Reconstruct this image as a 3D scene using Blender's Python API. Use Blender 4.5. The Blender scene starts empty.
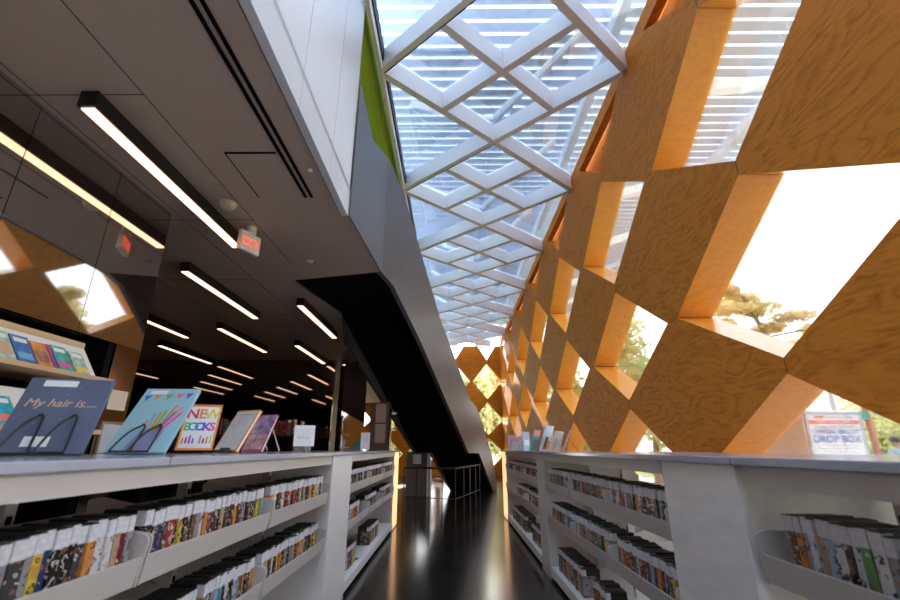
import bpy, bmesh, math, random
from mathutils import Vector, Matrix
random.seed(7)
SC = bpy.context.scene
COL = SC.collection
PI = math.pi
# ------------------------------------------------------------------ camera
F, TH, YAW, EYE = 439.84, .3265, .0058, 1.18
cam = bpy.data.cameras.new('camera')
cam.sensor_width = 36
cam.lens = F / 900 * 36
cam.clip_end = 400
cam.dof.use_dof = True
cam.dof.focus_distance = 7.5
cam.dof.aperture_fstop = 3.2
camo = bpy.data.objects.new('camera', cam)
camo.location = (0, 0, EYE)
camo.rotation_euler = (PI / 2 + TH, 0, YAW)
COL.objects.link(camo)
SC.camera = camo

def project(x, y, z):
    z -= EYE
    c, s, ct, st = math.cos(YAW), math.sin(YAW), math.cos(TH), math.sin(TH)
    xr, yr = x * c + y * s, -x * s + y * c
    d = yr * ct + z * st
    return 450 + F * xr / d, 300 - F * (-yr * st + z * ct) / d, d

# ------------------------------------------------------------------ materials
def new_mat(name):
    m = bpy.data.materials.new(name)
    m.use_nodes = True
    nt = m.node_tree
    return m, nt, nt.nodes['Principled BSDF']

def plain(name, col, rough=.5, metal=0., var=.06, scale=6., bump=0., spec=None, stretch=(1, 1, 1)):
    """base colour with a little procedural mottling"""
    m, nt, b = new_mat(name)
    b.inputs['Roughness'].default_value = rough
    b.inputs['Metallic'].default_value = metal
    if spec is not None:
        b.inputs['Specular IOR Level'].default_value = spec
    tc = nt.nodes.new('ShaderNodeTexCoord')
    mp = nt.nodes.new('ShaderNodeMapping')
    mp.inputs['Scale'].default_value = stretch
    nz = nt.nodes.new('ShaderNodeTexNoise')
    nz.inputs['Scale'].default_value = scale
    nz.inputs['Detail'].default_value = 4
    cr = nt.nodes.new('ShaderNodeValToRGB')
    cr.color_ramp.elements[0].position = .3
    cr.color_ramp.elements[1].position = .7
    cr.color_ramp.elements[0].color = (*[c * (1 - var) for c in col], 1)
    cr.color_ramp.elements[1].color = (*[min(1, c * (1 + var)) for c in col], 1)
    nt.links.new(tc.outputs['Object'], mp.inputs['Vector'])
    nt.links.new(mp.outputs['Vector'], nz.inputs['Vector'])
    nt.links.new(nz.outputs['Fac'], cr.inputs['Fac'])
    nt.links.new(cr.outputs['Color'], b.inputs['Base Color'])
    if bump:
        bp = nt.nodes.new('ShaderNodeBump')
        bp.inputs['Strength'].default_value = bump
        bp.inputs['Distance'].default_value = .01
        nt.links.new(nz.outputs['Fac'], bp.inputs['Height'])
        nt.links.new(bp.outputs['Normal'], b.inputs['Normal'])
    return m

def emit(name, col, strength):
    m, nt, b = new_mat(name)
    b.inputs['Base Color'].default_value = (*col, 1)
    b.inputs['Emission Color'].default_value = (*col, 1)
    b.inputs['Emission Strength'].default_value = strength
    return m

def plywood(name, dark, mid, light, rough=.6, grain=(1., 1.2, 4.2), swirl=1.6):
    """fir plywood: rotary-cut swirls from distorted bands; changes from panel to panel"""
    m, nt, b = new_mat(name)
    N, L = nt.nodes, nt.links
    tc = N.new('ShaderNodeTexCoord'); oi = N.new('ShaderNodeObjectInfo')
    add = N.new('ShaderNodeVectorMath'); add.operation = 'ADD'
    mul = N.new('ShaderNodeVectorMath'); mul.operation = 'SCALE'
    comb = N.new('ShaderNodeCombineXYZ')
    for k in range(3):
        L.new(oi.outputs['Random'], comb.inputs[k])
    L.new(comb.outputs[0], mul.inputs[0]); mul.inputs['Scale'].default_value = 37.
    L.new(tc.outputs['Object'], add.inputs[0]); L.new(mul.outputs[0], add.inputs[1])
    mp = N.new('ShaderNodeMapping'); mp.inputs['Scale'].default_value = grain
    mp.inputs['Rotation'].default_value = (.5, 0, 0)
    L.new(add.outputs[0], mp.inputs['Vector'])
    n1 = N.new('ShaderNodeTexNoise'); n1.inputs['Scale'].default_value = swirl; n1.inputs['Detail'].default_value = 3; n1.inputs['Distortion'].default_value = .6
    L.new(mp.outputs[0], n1.inputs['Vector'])
    ml = N.new('ShaderNodeMath'); ml.operation = 'MULTIPLY'; ml.inputs[1].default_value = 56.
    L.new(n1.outputs['Fac'], ml.inputs[0])
    sn = N.new('ShaderNodeMath'); sn.operation = 'SINE'; L.new(ml.outputs[0], sn.inputs[0])
    mr = N.new('ShaderNodeMapRange'); mr.inputs['From Min'].default_value = -1; L.new(sn.outputs[0], mr.inputs['Value'])
    n2 = N.new('ShaderNodeTexNoise'); n2.inputs['Scale'].default_value = 5.; n2.inputs['Detail'].default_value = 8; n2.inputs['Roughness'].default_value = .7
    mp2 = N.new('ShaderNodeMapping'); mp2.inputs['Scale'].default_value = (1, 2, 9); mp2.inputs['Rotation'].default_value = (.5, 0, 0)
    L.new(add.outputs[0], mp2.inputs['Vector']); L.new(mp2.outputs[0], n2.inputs['Vector'])
    pw = N.new('ShaderNodeMath'); pw.operation = 'POWER'; pw.inputs[1].default_value = .55; L.new(mr.outputs[0], pw.inputs[0]); mr = pw
    mx = N.new('ShaderNodeMath'); mx.operation = 'MULTIPLY_ADD'; mx.inputs[1].default_value = .19
    L.new(mr.outputs[0], mx.inputs[0])
    m3 = N.new('ShaderNodeMath'); m3.operation = 'MULTIPLY'; m3.inputs[1].default_value = .74; L.new(n2.outputs['Fac'], m3.inputs[0])
    L.new(m3.outputs[0], mx.inputs[2])
    cr = N.new('ShaderNodeValToRGB')
    e = cr.color_ramp.elements
    e[0].position = .18; e[0].color = (*dark, 1)
    e[1].position = .82; e[1].color = (*light, 1)
    q = e.new(.48); q.color = (*mid, 1)
    L.new(mx.outputs[0], cr.inputs['Fac']); L.new(cr.outputs['Color'], b.inputs['Base Color'])
    b.inputs['Roughness'].default_value = rough
    b.inputs['Specular IOR Level'].default_value = .4 if rough < .3 else .12
    return m

def glass(name, tint=(.97, .985, 1.), refl=.9):
    m = bpy.data.materials.new(name); m.use_nodes = True
    nt = m.node_tree
    for n in list(nt.nodes):
        nt.nodes.remove(n)
    out = nt.nodes.new('ShaderNodeOutputMaterial'); mix = nt.nodes.new('ShaderNodeMixShader')
    tr = nt.nodes.new('ShaderNodeBsdfTransparent'); gl = nt.nodes.new('ShaderNodeBsdfGlossy')
    tr.inputs['Color'].default_value = (*tint, 1); gl.inputs['Roughness'].default_value = .02
    fr = nt.nodes.new('ShaderNodeFresnel'); fr.inputs['IOR'].default_value = 1.5
    nz = nt.nodes.new('ShaderNodeTexNoise'); nz.inputs['Scale'].default_value = .7
    mm = nt.nodes.new('ShaderNodeMapRange'); mm.inputs['To Min'].default_value = refl * .8; mm.inputs['To Max'].default_value = refl
    mu = nt.nodes.new('ShaderNodeMath'); mu.operation = 'MULTIPLY'
    nt.links.new(nz.outputs['Fac'], mm.inputs['Value'])
    nt.links.new(fr.outputs[0], mu.inputs[0]); nt.links.new(mm.outputs[0], mu.inputs[1])
    nt.links.new(mu.outputs[0], mix.inputs[0]); nt.links.new(tr.outputs[0], mix.inputs[1]); nt.links.new(gl.outputs[0], mix.inputs[2])
    nt.links.new(mix.outputs[0], out.inputs['Surface'])
    return m

def leafy(name, c1, c2):
    m, nt, b = new_mat(name)
    nz = nt.nodes.new('ShaderNodeTexNoise'); nz.inputs['Scale'].default_value = .9; nz.inputs['Detail'].default_value = 3
    tc = nt.nodes.new('ShaderNodeTexCoord'); cr = nt.nodes.new('ShaderNodeValToRGB')
    cr.color_ramp.elements[0].position = .35; cr.color_ramp.elements[1].position = .65
    cr.color_ramp.elements[0].color = (*c1, 1); cr.color_ramp.elements[1].color = (*c2, 1)
    nt.links.new(tc.outputs['Object'], nz.inputs['Vector']); nt.links.new(nz.outputs['Fac'], cr.inputs['Fac'])
    nt.links.new(cr.outputs['Color'], b.inputs['Base Color'])
    b.inputs['Roughness'].default_value = .6
    tl = nt.nodes.new('ShaderNodeBsdfTranslucent'); mix = nt.nodes.new('ShaderNodeMixShader'); mix.inputs[0].default_value = .5
    nt.links.new(cr.outputs['Color'], tl.inputs['Color'])
    nt.links.new(b.outputs[0], mix.inputs[1]); nt.links.new(tl.outputs[0], mix.inputs[2])
    nt.links.new(mix.outputs[0], nt.nodes['Material Output'].inputs['Surface'])
    return m

M = {}
M['ply'] = plywood('fir_plywood_face', (.30, .088, .010), (.60, .20, .020), (.74, .275, .034), grain=(1., .9, 3.0), swirl=1.15)
M['ply_edge'] = plywood('fir_plywood_reveal', (.60, .225, .028), (.70, .285, .042), (.76, .33, .056), rough=.16, grain=(3., 2., 1.2), swirl=1.2)
M['seam'] = plain('dark_joint', (.012, .010, .008), .8)
M['floor'] = plain('polished_dark_concrete', (.020, .017, .014), .16, var=.5, scale=1.6, spec=.6)
M['ceiling'] = plain('warm_grey_ceiling_panel', (.46, .35, .285), .55, var=.03, scale=.5)
M['white_panel'] = plain('white_satin_panel', (.62, .635, .70), .28, var=.02, scale=.8)
M['lacquer'] = plain('smoked_glossy_panel', (.030, .022, .020), .035, var=.1, scale=.6, spec=1.0)
M['lacquer'].node_tree.nodes['Principled BSDF'].inputs['IOR'].default_value = 3.2
M['dark_glass'] = plain('black_back_painted_glass', (.006, .005, .005), .03, var=.1, spec=1.)
M['dark_glass'].node_tree.nodes['Principled BSDF'].inputs['IOR'].default_value = 2.4
M['steel'] = plain('brushed_steel', (.42, .38, .35), .22, 1., var=.06, scale=3., stretch=(1, 1, 30))
M['mirror'] = plain('mirror_steel', (.55, .52, .50), .04, 1., var=.03)
M['parapet'] = plain('blue_grey_steel_sheet', (.115, .115, .13), .33, .55, var=.06, scale=1.2)
M['black'] = plain('matt_black', (.004, .004, .004), .9, spec=.1)
M['black_metal'] = plain('black_painted_metal', (.012, .012, .013), .35)
M['green'] = plain('lime_green_paint', (.17, .24, .001), .9, var=.03, spec=.05)
M['skybar'] = plain('silver_grey_paint', (.80, .80, .82), .35, var=.04, scale=1.5)
M['louver'] = plain('white_louver_metal', (.66, .72, .84), .45, var=.03)
M['gasket'] = plain('black_gasket', (.01, .01, .012), .6)
M['glass'] = glass('window_glass')
M['skyglass'] = glass('skylight_glass', (.78, .85, .94), .8)
M['acrylic'] = glass('clear_acrylic', (.95, .96, .97), 1.)
M['shelf'] = plain('pale_grey_powder_coat', (.60, .565, .54), .38, var=.02)
M['shelf_white'] = plain('white_powder_coat', (.80, .785, .78), .4, var=.02)
M['perf'] = plain('white_patterned_panel', (.88, .84, .81), .42, var=.05, scale=22, bump=.25, stretch=(1, .25, 1))
M['worktop'] = plain('lavender_grey_laminate', (.42, .43, .50), .13, var=.05, scale=9., spec=.6)
M['lamp'] = emit('warm_light_diffuser', (.74, .42, .26), 1.35)
M['lamp2'] = M['lamp']
M['edge_glow'] = emit('warm_glow_edge', (1., .56, .27), .42)
M['exit_red'] = emit('lit_exit_letters', (1., .08, .04), .5)
M['exit_box'] = plain('cream_plastic', (.85, .80, .74), .4)
M['ivory'] = plain('ivory_plastic', (.62, .50, .38), .4)
M['beige_wood'] = plain('light_beech_wood', (.55, .36, .19), .4, var=.12, scale=4., stretch=(1, .2, 6))
M['paper'] = plain('white_paper', (.82, .82, .82), .6, var=.01)
M['pages'] = plain('page_edges', (.78, .74, .64), .8, var=.05, scale=40)
M['cream_paper'] = plain('cream_notice_paper', (.62, .50, .40), .7, var=.02)
M['display'] = plain('taupe_fabric_panel', (.17, .135, .11), .8, var=.08, scale=30)
M['hair_cover'] = plain('slate_blue_cover', (.125, .15, .225), .25, var=.10, scale=5)
M['lt_blue'] = plain('pale_aqua_cover', (.33, .58, .66), .35, var=.03)
M['gold'] = plain('tan_gold_ink', (.62, .42, .26), .5)
M['lawn'] = plain('pale_lawn', (.25, .27, .09), .9, var=.35, scale=.4)
M['pavement'] = plain('concrete_pavement', (.55, .53, .50), .8, var=.08)
M['bark'] = plain('bark', (.16, .11, .08), .9, var=.3, scale=8)
M['leaf_a'] = leafy('yellow_green_leaves', (.44, .45, .17), (.66, .62, .33))
M['leaf_b'] = leafy('autumn_leaves', (.70, .42, .16), (.78, .64, .30))
M['leaf_p'] = leafy('golden_pine_needles', (.66, .50, .22), (.80, .66, .36))
M['post'] = plain('faded_red_post', (.50, .20, .14), .6)
M['teal'] = plain('teal_sign_green', (.03, .30, .27), .5)
M['grey_post'] = plain('galvanised_post', (.45, .45, .47), .5)
M['box_white'] = plain('white_painted_steel_box', (.72, .73, .76), .4, var=.02)
M['box_grey'] = plain('grey_painted_steel_frame', (.42, .45, .52), .4, var=.02)
M['skin'] = plain('skin', (.45, .27, .19), .5)
M['sweater'] = plain('pale_blue_sweater', (.28, .38, .46), .8, var=.1)
M['navy'] = plain('navy_cloth', (.04, .05, .10), .8)
M['jeans'] = plain('grey_trousers', (.12, .13, .16), .8)
INK = {'red': (.70, .03, .04), 'orange': (.82, .28, .03), 'yellow': (.82, .55, .05), 'green': (.16, .50, .10), 'teal': (.04, .42, .48),
       'blue': (.05, .16, .62), 'purple': (.25, .07, .50), 'pink': (.78, .08, .36), 'navy': (.06, .12, .48), 'grey': (.45, .47, .52), 'coral': (.78, .22, .20),
       'white': (.85, .85, .85), 'black': (.02, .02, .02), 'sky': (.18, .45, .72), 'rose': (.72, .30, .33)}
for k, c in INK.items():
    M['ink_' + k] = plain(k + '_ink', c, .5, var=.02)

# dvd sleeves: a coloured spine with procedural printed art
SPINES = {'black': (.015, .015, .017), 'charcoal': (.05, .05, .055), 'navy blue': (.03, .045, .12), 'white': (.62, .62, .64), 'orange': (.62, .26, .06),
          'yellow': (.66, .46, .06), 'red': (.42, .03, .03), 'brown': (.14, .075, .045), 'teal': (.05, .26, .32), 'pale blue': (.32, .45, .60),
          'tan': (.46, .33, .20), 'maroon': (.15, .02, .035), 'green': (.10, .26, .08), 'grey': (.28, .28, .30)}
SP_W = [20, 12, 13, 13, 8, 5, 6, 11, 4, 7, 9, 5, 3, 7]
def sleeve_mat(name, c):
    m, nt, b = new_mat(name.replace(' ', '_') + '_dvd_sleeve')
    N, L = nt.nodes, nt.links
    tc = N.new('ShaderNodeTexCoord'); oi = N.new('ShaderNodeObjectInfo')
    cb = N.new('ShaderNodeCombineXYZ'); ad = N.new('ShaderNodeVectorMath'); sc = N.new('ShaderNodeVectorMath'); sc.operation = 'SCALE'
    for k in range(3):
        L.new(oi.outputs['Random'], cb.inputs[k])
    L.new(cb.outputs[0], sc.inputs[0]); sc.inputs['Scale'].default_value = 50
    L.new(tc.outputs['Object'], ad.inputs[0]); L.new(sc.outputs[0], ad.inputs[1])
    nz = N.new('ShaderNodeTexNoise'); nz.inputs['Scale'].default_value = 42; nz.inputs['Detail'].default_value = 2
    L.new(ad.outputs[0], nz.inputs['Vector'])
    cr = N.new('ShaderNodeValToRGB'); cr.color_ramp.interpolation = 'CONSTANT'
    e = cr.color_ramp.elements
    lum = sum(c) / 3
    alt = (.62, .58, .50) if lum < .25 else (.06, .05, .05)
    alt2 = tuple(min(1, .5 * x + .5 * y) for x, y in zip(c, (.45, .16, .08)))
    e[0].position = 0; e[0].color = (*alt2, 1)
    e[1].position = .40; e[1].color = (*c, 1)
    q = e.new(.60); q.color = (*alt, 1)
    q = e.new(.66); q.color = (*[x * .7 for x in c], 1)
    L.new(nz.outputs['Fac'], cr.inputs['Fac']); L.new(cr.outputs['Color'], b.inputs['Base Color'])
    b.inputs['Roughness'].default_value = .25
    return m
SLEEVE = {k: sleeve_mat(k, c) for k, c in SPINES.items()}
M['dvd_black'] = plain('black_dvd_plastic', (.010, .010, .011), .45)
M['dvd_label'] = plain('white_call_number_label', (.66, .66, .71), .5, var=.16, scale=90)

# ------------------------------------------------------------------ mesh helpers
class MB:
    def __init__(s):
        s.v, s.f, s.mi = [], [], []
    def add(s, vs, fs, mi=0):
        b = len(s.v)
        s.v += [tuple(v) for v in vs]
        s.f += [tuple(b + i for i in f) for f in fs]
        s.mi += [mi] * len(fs)
        return s
    def obox(s, o, ax, ay, az, mi=0):
        """box from corner o spanned by three vectors"""
        o, ax, ay, az = map(Vector, (o, ax, ay, az))
        vs = [o, o + ax, o + ax + ay, o + ay, o + az, o + ax + az, o + ax + ay + az, o + ay + az]
        return s.add(vs, [(0, 3, 2, 1), (4, 5, 6, 7), (0, 1, 5, 4), (1, 2, 6, 5), (2, 3, 7, 6), (3, 0, 4, 7)], mi)
    def box(s, x0, x1, y0, y1, z0, z1, mi=0):
        return s.obox((x0, y0, z0), (x1 - x0, 0, 0), (0, y1 - y0, 0), (0, 0, z1 - z0), mi)
    def prism(s, poly, fn, w, mi=0, mi_side=None):
        """polygon of 2-D points; fn maps them to 3-D; extruded by the vector w"""
        n = len(poly); w = Vector(w)
        a = [Vector(fn(*p)) for p in poly]; b = [p + w for p in a]
        s.add(a + b, [tuple(range(n - 1, -1, -1)), tuple(range(n, 2 * n))], mi)
        base = len(s.v) - 2 * n
        for i in range(n):
            j = (i + 1) % n
            s.f.append((base + i, base + j, base + n + j, base + n + i)); s.mi.append(mi if mi_side is None else mi_side)
        return s
    def tube(s, pts, r, seg=8, mi=0, caps=True):
        pts = [Vector(p) for p in pts]
        rs = r if isinstance(r, (list, tuple)) else [r] * len(pts)
        rings, up = [], None
        for i, p in enumerate(pts):
            t = (pts[min(i + 1, len(pts) - 1)] - pts[max(i - 1, 0)]).normalized()
            if up is None:
                up = Vector((0, 0, 1)) if abs(t.z) < .9 else Vector((1, 0, 0))
            a = t.cross(up)
            a = a.normalized() if a.length > 1e-5 else Vector((1, 0, 0))
            bb = a.cross(t).normalized(); up = bb
            rings.append([p + (a * math.cos(2 * PI * k / seg) + bb * math.sin(2 * PI * k / seg)) * rs[i] for k in range(seg)])
        base = len(s.v)
        s.v += [tuple(q) for R in rings for q in R]
        for i in range(len(rings) - 1):
            for k in range(seg):
                l = (k + 1) % seg
                s.f.append((base + i * seg + k, base + i * seg + l, base + (i + 1) * seg + l, base + (i + 1) * seg + k)); s.mi.append(mi)
        if caps:
            s.f.append(tuple(base + k for k in range(seg - 1, -1, -1))); s.mi.append(mi)
            s.f.append(tuple(base + (len(rings) - 1) * seg + k for k in range(seg))); s.mi.append(mi)
        return s
    def lathe(s, c, prof, seg=20, mi=0):
        c = Vector(c); base = len(s.v)
        for r, z in prof:
            s.v += [tuple(c + Vector((r * math.cos(2 * PI * k / seg), r * math.sin(2 * PI * k / seg), z))) for k in range(seg)]
        for i in range(len(prof) - 1):
            for k in range(seg):
                l = (k + 1) % seg
                s.f.append((base + i * seg + k, base + i * seg + l, base + (i + 1) * seg + l, base + (i + 1) * seg + k)); s.mi.append(mi)
        s.f.append(tuple(base + k for k in range(seg - 1, -1, -1))); s.mi.append(mi)
        s.f.append(tuple(base + (len(prof) - 1) * seg + k for k in range(seg))); s.mi.append(mi)
        return s
    def build(s, name, mats, parent=None, origin=None, smooth=False, bevel=0, recalc=True):
        """link as ONE mesh object; vertices are world points, stored relative to the parent's (or its own) origin"""
        if not isinstance(mats, (list, tuple)):
            mats = [mats]
        o = Vector(WORLD[parent.name]) if parent is not None else Vector(origin or (0, 0, 0))
        me = bpy.data.meshes.new(name)
        me.from_pydata([tuple(Vector(v) - o) for v in s.v], [], s.f)
        for m in mats:
            me.materials.append(m)
        me.polygons.foreach_set('material_index', s.mi)
        if smooth:
            me.polygons.foreach_set('use_smooth', [True] * len(me.polygons))
        if recalc:
            bm = bmesh.new(); bm.from_mesh(me)
            bmesh.ops.recalc_face_normals(bm, faces=bm.faces)
            bm.to_mesh(me); bm.free()
        ob = bpy.data.objects.new(name, me)
        COL.objects.link(ob)
        if parent is not None:
            ob.parent = parent
            WORLD[ob.name] = o
        else:
            ob.location = o
            WORLD[ob.name] = o
        if bevel:
            md = ob.modifiers.new('edge', 'BEVEL'); md.width = bevel; md.segments = 2; md.limit_method = 'ANGLE'
        return ob
WORLD = {}
def tag(o, label=None, cat=None, group=None, kind=None):
    if label: o['label'] = label
    if cat: o['category'] = cat
    if group: o['group'] = group
    if kind: o['kind'] = kind
    return o
def empty(name, loc, label=None, cat=None, group=None, kind=None):
    o = bpy.data.objects.new(name, None); COL.objects.link(o)
    o.location = loc; o.empty_display_size = .1
    WORLD[o.name] = Vector(loc)
    return tag(o, label, cat, group, kind)
def struct(o):
    o['kind'] = 'structure'; return o
def clip(poly, nx, ny, c):
    """keep nx*x+ny*y<=c"""
    out = []
    for i in range(len(poly)):
        p, q = poly[i], poly[(i + 1) % len(poly)]
        a, b = nx * p[0] + ny * p[1] - c, nx * q[0] + ny * q[1] - c
        if a <= 0: out.append(p)
        if a * b < 0:
            t = a / (a - b); out.append((p[0] + t * (q[0] - p[0]), p[1] + t * (q[1] - p[1])))
    return out
def text_mesh(name, s, size, mat, parent, o, e, up, align='CENTER', bold=0., squeeze=1., shear=0.):
    """lettering as a thin raised mesh; o = baseline point, e = writing direction"""
    cu = bpy.data.curves.new(name, 'FONT'); cu.body = s; cu.size = size; cu.align_x = align; cu.extrude = .0006; cu.offset = bold; cu.resolution_u = 3; cu.shear = shear
    t = bpy.data.objects.new('tmp', cu); COL.objects.link(t)
    bpy.context.view_layer.update()
    me = bpy.data.meshes.new_from_object(t.evaluated_get(bpy.context.evaluated_depsgraph_get()))
    bpy.data.objects.remove(t)
    e, up = Vector(e), Vector(up); n = e.cross(up)
    R = Matrix((e * squeeze, up, n)).transposed().to_4x4()
    R.translation = Vector(o) - WORLD[parent.name]
    me.transform(R); me.materials.clear(); me.materials.append(mat); me.name = name
    ob = bpy.data.objects.new(name, me); COL.objects.link(ob); ob.parent = parent; WORLD[ob.name] = WORLD[parent.name]
    return ob
class Card:
    """local frame of an upright or leaning sheet: u along its width (centre 0), v up from its foot, w towards its face"""
    def __init__(s, x, y, z, yaw, lean):
        s.c = Vector((x, y, z)); s.e = Vector((math.cos(yaw), math.sin(yaw), 0))
        bk = Vector((-math.sin(yaw), math.cos(yaw), 0))
        s.up = math.cos(lean) * Vector((0, 0, 1)) + math.sin(lean) * bk
        s.n = s.e.cross(s.up); s.fl = -bk
    def p(s, u, v, w=0): return s.c + s.e * u + s.up * v + s.n * w
    def g(s, u, f, z): return s.c + s.e * u + s.fl * f + Vector((0, 0, z))      # on the table: f forward, z up
    def box(s, mb, u0, u1, v0, v1, w0, w1, mi=0):
        return mb.obox(s.p(u0, v0, w0), s.e * (u1 - u0), s.up * (v1 - v0), s.n * (w1 - w0), mi)

# ------------------------------------------------------------------ setting: lattice wall
W, D = 2.4, .38
Y0, B = 3.169, 1.47
TB = [.15, 1.75, 3.427, 5.333]
FN = [-.65, .95, 2.507, 4.345, 6.42]
TOP = 6.15
YEND = 22.
def cell(c, z, zt, zb, b, k, lo, hi, ztop=TOP, zbot=0.):
    """a diamond of the chequer: opened up by k where positive so that its tips butt against the next one"""
    p = [(c - b * (1 + k), z), (c, z + (zt - z) * (1 + k)), (c + b * (1 + k), z), (c, z - (z - zb) * (1 + k))]
    g = .004
    for a in ((1, 0, c + b - g), (-1, 0, -(c - b + g)), (0, 1, min(zt - g, ztop)), (0, -1, -max(zb + g, zbot)), (1, 0, hi), (-1, 0, -lo)):
        p = clip(p, *a)
        if len(p) < 3: return None
    return p
wr = empty('wall_right', (W, 8, 0), kind='structure')
KP = .075
YLO = -10.
for r, z in enumerate(TB):
    for k in range(-6, 7):
        c = Y0 + B + 2 * B * k
        p = cell(c, z, FN[r + 1], FN[r], B, KP, YLO, YEND)
        if p:
            MB().prism(p, lambda a, b: (W, a, b), (D, 0, 0), 0, 1).build('diamond_panel', [M['ply'], M['ply_edge']], wr, recalc=True)
js = MB()
for r, z in enumerate(TB):
    for k in range(-4, 7):
        y = Y0 + 2 * B * k
        zt, zb = (FN[r + 1] - z) * KP * .93, (z - FN[r]) * KP * .93
        js.box(W - .001, W + D - .02, y - .0035, y + .0035, max(0, z - zb), z + zt)
        y += B
        if r < 3: js.box(W - .001, W + D - .02, y - B * KP * .93, y + B * KP * .93, FN[r + 1] - .0035, FN[r + 1] + .0035)
js.build('joint_strip', M['seam'], wr)
# glazing behind each opening
nwin = 0
def window(poly, fn, nrm, tv):
    """pane with a slim frame standing at the outer face of an opening"""
    global nwin
    nwin += 1
    root = empty('window_%d' % nwin, fn(*poly[0]), kind='structure')
    MB().prism(poly, fn, Vector(nrm) * .012).build('pane', M['glass'], root)
    cx = sum(p[0] for p in poly) / len(poly); cy = sum(p[1] for p in poly) / len(poly)
    inn = [(cx + (x - cx) * .98, cy + (y - cy) * .98) for x, y in poly]
    fr = MB(); n = len(poly)
    for i in range(n):
        j = (i + 1) % n
        fr.prism([poly[i], poly[j], inn[j], inn[i]], lambda a, b: Vector(fn(a, b)) - Vector(nrm) * .01, Vector(nrm) * .03)
    fr.build('window_frame', M['box_white'], root)
for r in range(3):
    for k in range(-5, 7):
        c = Y0 + 2 * B * k
        p = cell(c, FN[r + 1], TB[r + 1], TB[r], B, -KP + .03, YLO, YEND)
        if p: window(p, lambda a, b: (W + D - .03, a, b), (1, 0, 0), None)
# closing boards over the half diamonds under the skylight, and the rail on top
MB().box(W + D - .05, W + D - .02, YLO, YEND, 5.365, 6.9).build('closing_board', M['ply'], wr)
MB().box(W + .12, W + .30, YLO, YEND, 6.5, 6.53).build('light_baffle', M['ply'], wr)  # unseen baffle strip, added to limit sky light on the closing board
MB().box(W, W + .09, YLO, YEND, TOP + .002, 6.40).build('top_rail', M['ply'], wr)

# end wall of the same lattice
FN = [-.65, .95, 2.507, 4.345, 6.62]
we = empty('wall_end', (0, YEND, 0), kind='structure')
C2, B2 = 1.72, .80
for r, z in enumerate(TB):
    for k in range(-4, 2):
        p = cell(C2 + B2 + 2 * B2 * k, z, FN[r + 1], FN[r], B2, KP, -4.5, W)
        if p: MB().prism(p, lambda a, b: (a, YEND, b), (0, D, 0), 0, 1).build('diamond_panel', [M['ply'], M['ply_edge']], we)
for r in range(4):
    for k in range(-3, 1):
        p = cell(C2 + 2 * B2 * k, FN[r + 1], (TB + [7.5])[r + 1], TB[r], B2, -KP + .03, -4.5, W, 6.15)
        if p: window(p, lambda a, b: (a, YEND + D - .03, b), (0, 1, 0), None)

# ------------------------------------------------------------------ setting: floor, ceiling, other walls
struct(MB().box(-10, W, -10, YEND, -.12, 0).build('floor', M['floor'], origin=(0, 0, 0)))
K0 = Vector((-.98, 3.72, 0)); A0 = Vector((-.89, 5.15, 0)); SU = Vector((.2320, .9727, 0)); SN = Vector((-.9727, .2320, 0)); SWID = 1.30
def st(s, w, z): return A0 + SU * s + SN * w + Vector((0, 0, z))
cut_r, cut_l = st(-.004, 0, 0), st(-.004, SWID + .004, 0)
ly = cut_l.y + (-1 - cut_l.x) / SU.x * SU.y
cp = [(-10, -10), (-1, -10), (-1, 3.72), (K0.x - .014, K0.y), (A0.x - .014, A0.y - .004), (cut_l.x, cut_l.y), (-1, ly), (-1, YEND), (-10, YEND)]
ceil = struct(MB().prism(cp, lambda a, b: (a, b, 3.3), (0, 0, .3)).build('ceiling', M['ceiling']))
jt = MB()
for x in (-2.62, -1.95, -3.9, -5.2, -6.5):
    jt.box(x, x + .006, -4, 4.9 if x > -2.6 else 10.9, 3.2985, 3.305)
for y in (.6, 2.2, 3.8, 5.4, 7.):
    jt.box(-10, -1.95 if y < 5 else -2.62, y, y + .006, 3.2985, 3.305)
jt.build('panel_joint_line', M['seam'], ceil)
# fascia of white panels above the ceiling edge
wf = empty('wall_balcony', (-1.0, 0, 3.3), kind='structure')
ys = [-10, -8, -6, -4, -2.75, -2, -1.25, -.5, .15, .85, 1.55, 2.32, 3.08, 3.72]
for a, b in zip(ys, ys[1:]):
    MB().box(-1.06, -1.0, a + .003, b - .003, 3.29, 6.40).build('fascia_panel', M['white_panel'], wf)
MB().box(-1.07, -1.055, -10, 3.72, 3.3, 6.42).build('fascia_backing', M['seam'], wf)
struct(MB().box(-1.13, -1.07, 3.7, YEND, 3.6, 6.42).build('wall_upper', M['green']))
struct(MB().box(-10, -1.07, -10, YEND, 6.43, 6.6).build('roof', M['shelf_white']))
struct(MB().box(-10, -1.14, -10, YEND, 3.61, 3.66).build('floor_upper', M['ceiling']))
# glossy smoked panels over the bookcase on the left
wl = empty('wall_left', (-2.66, 0, 1.97), kind='structure')
ys = [-10, -7, -4, -2.3, -1.6, -.7, .1, .85, 1.57, 2.285, 3.01, 3.68]
for a, b in zip(ys, ys[1:]):
    MB().box(-2.70, -2.66, a + .003, b - .003, 1.97, 3.295).build('glossy_panel', M['lacquer'], wl)
MB().box(-2.96, -2.70, -10, 3.68, 1.97, 3.3).build('panel_backing', M['steel'], wl)
struct(MB().box(-3.30, -3.18, -10, 3.40, 0, 3.3).build('wall_niche', M['black']))
struct(MB().box(-3.18, -2.66, 3.40, 3.68, 0, 1.965).build('column', plain('bronze_steel_cladding', (.30, .24, .20), .10, 1., var=.05, scale=2.)))
struct(MB().box(-10, -2.95, 11., 11.12, 0, 3.3).build('wall_rear', M['dark_glass']))
struct(MB().box(-10.1, -10, -10, 11, 0, 3.3).build('wall_far_left', M['black']))
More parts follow.
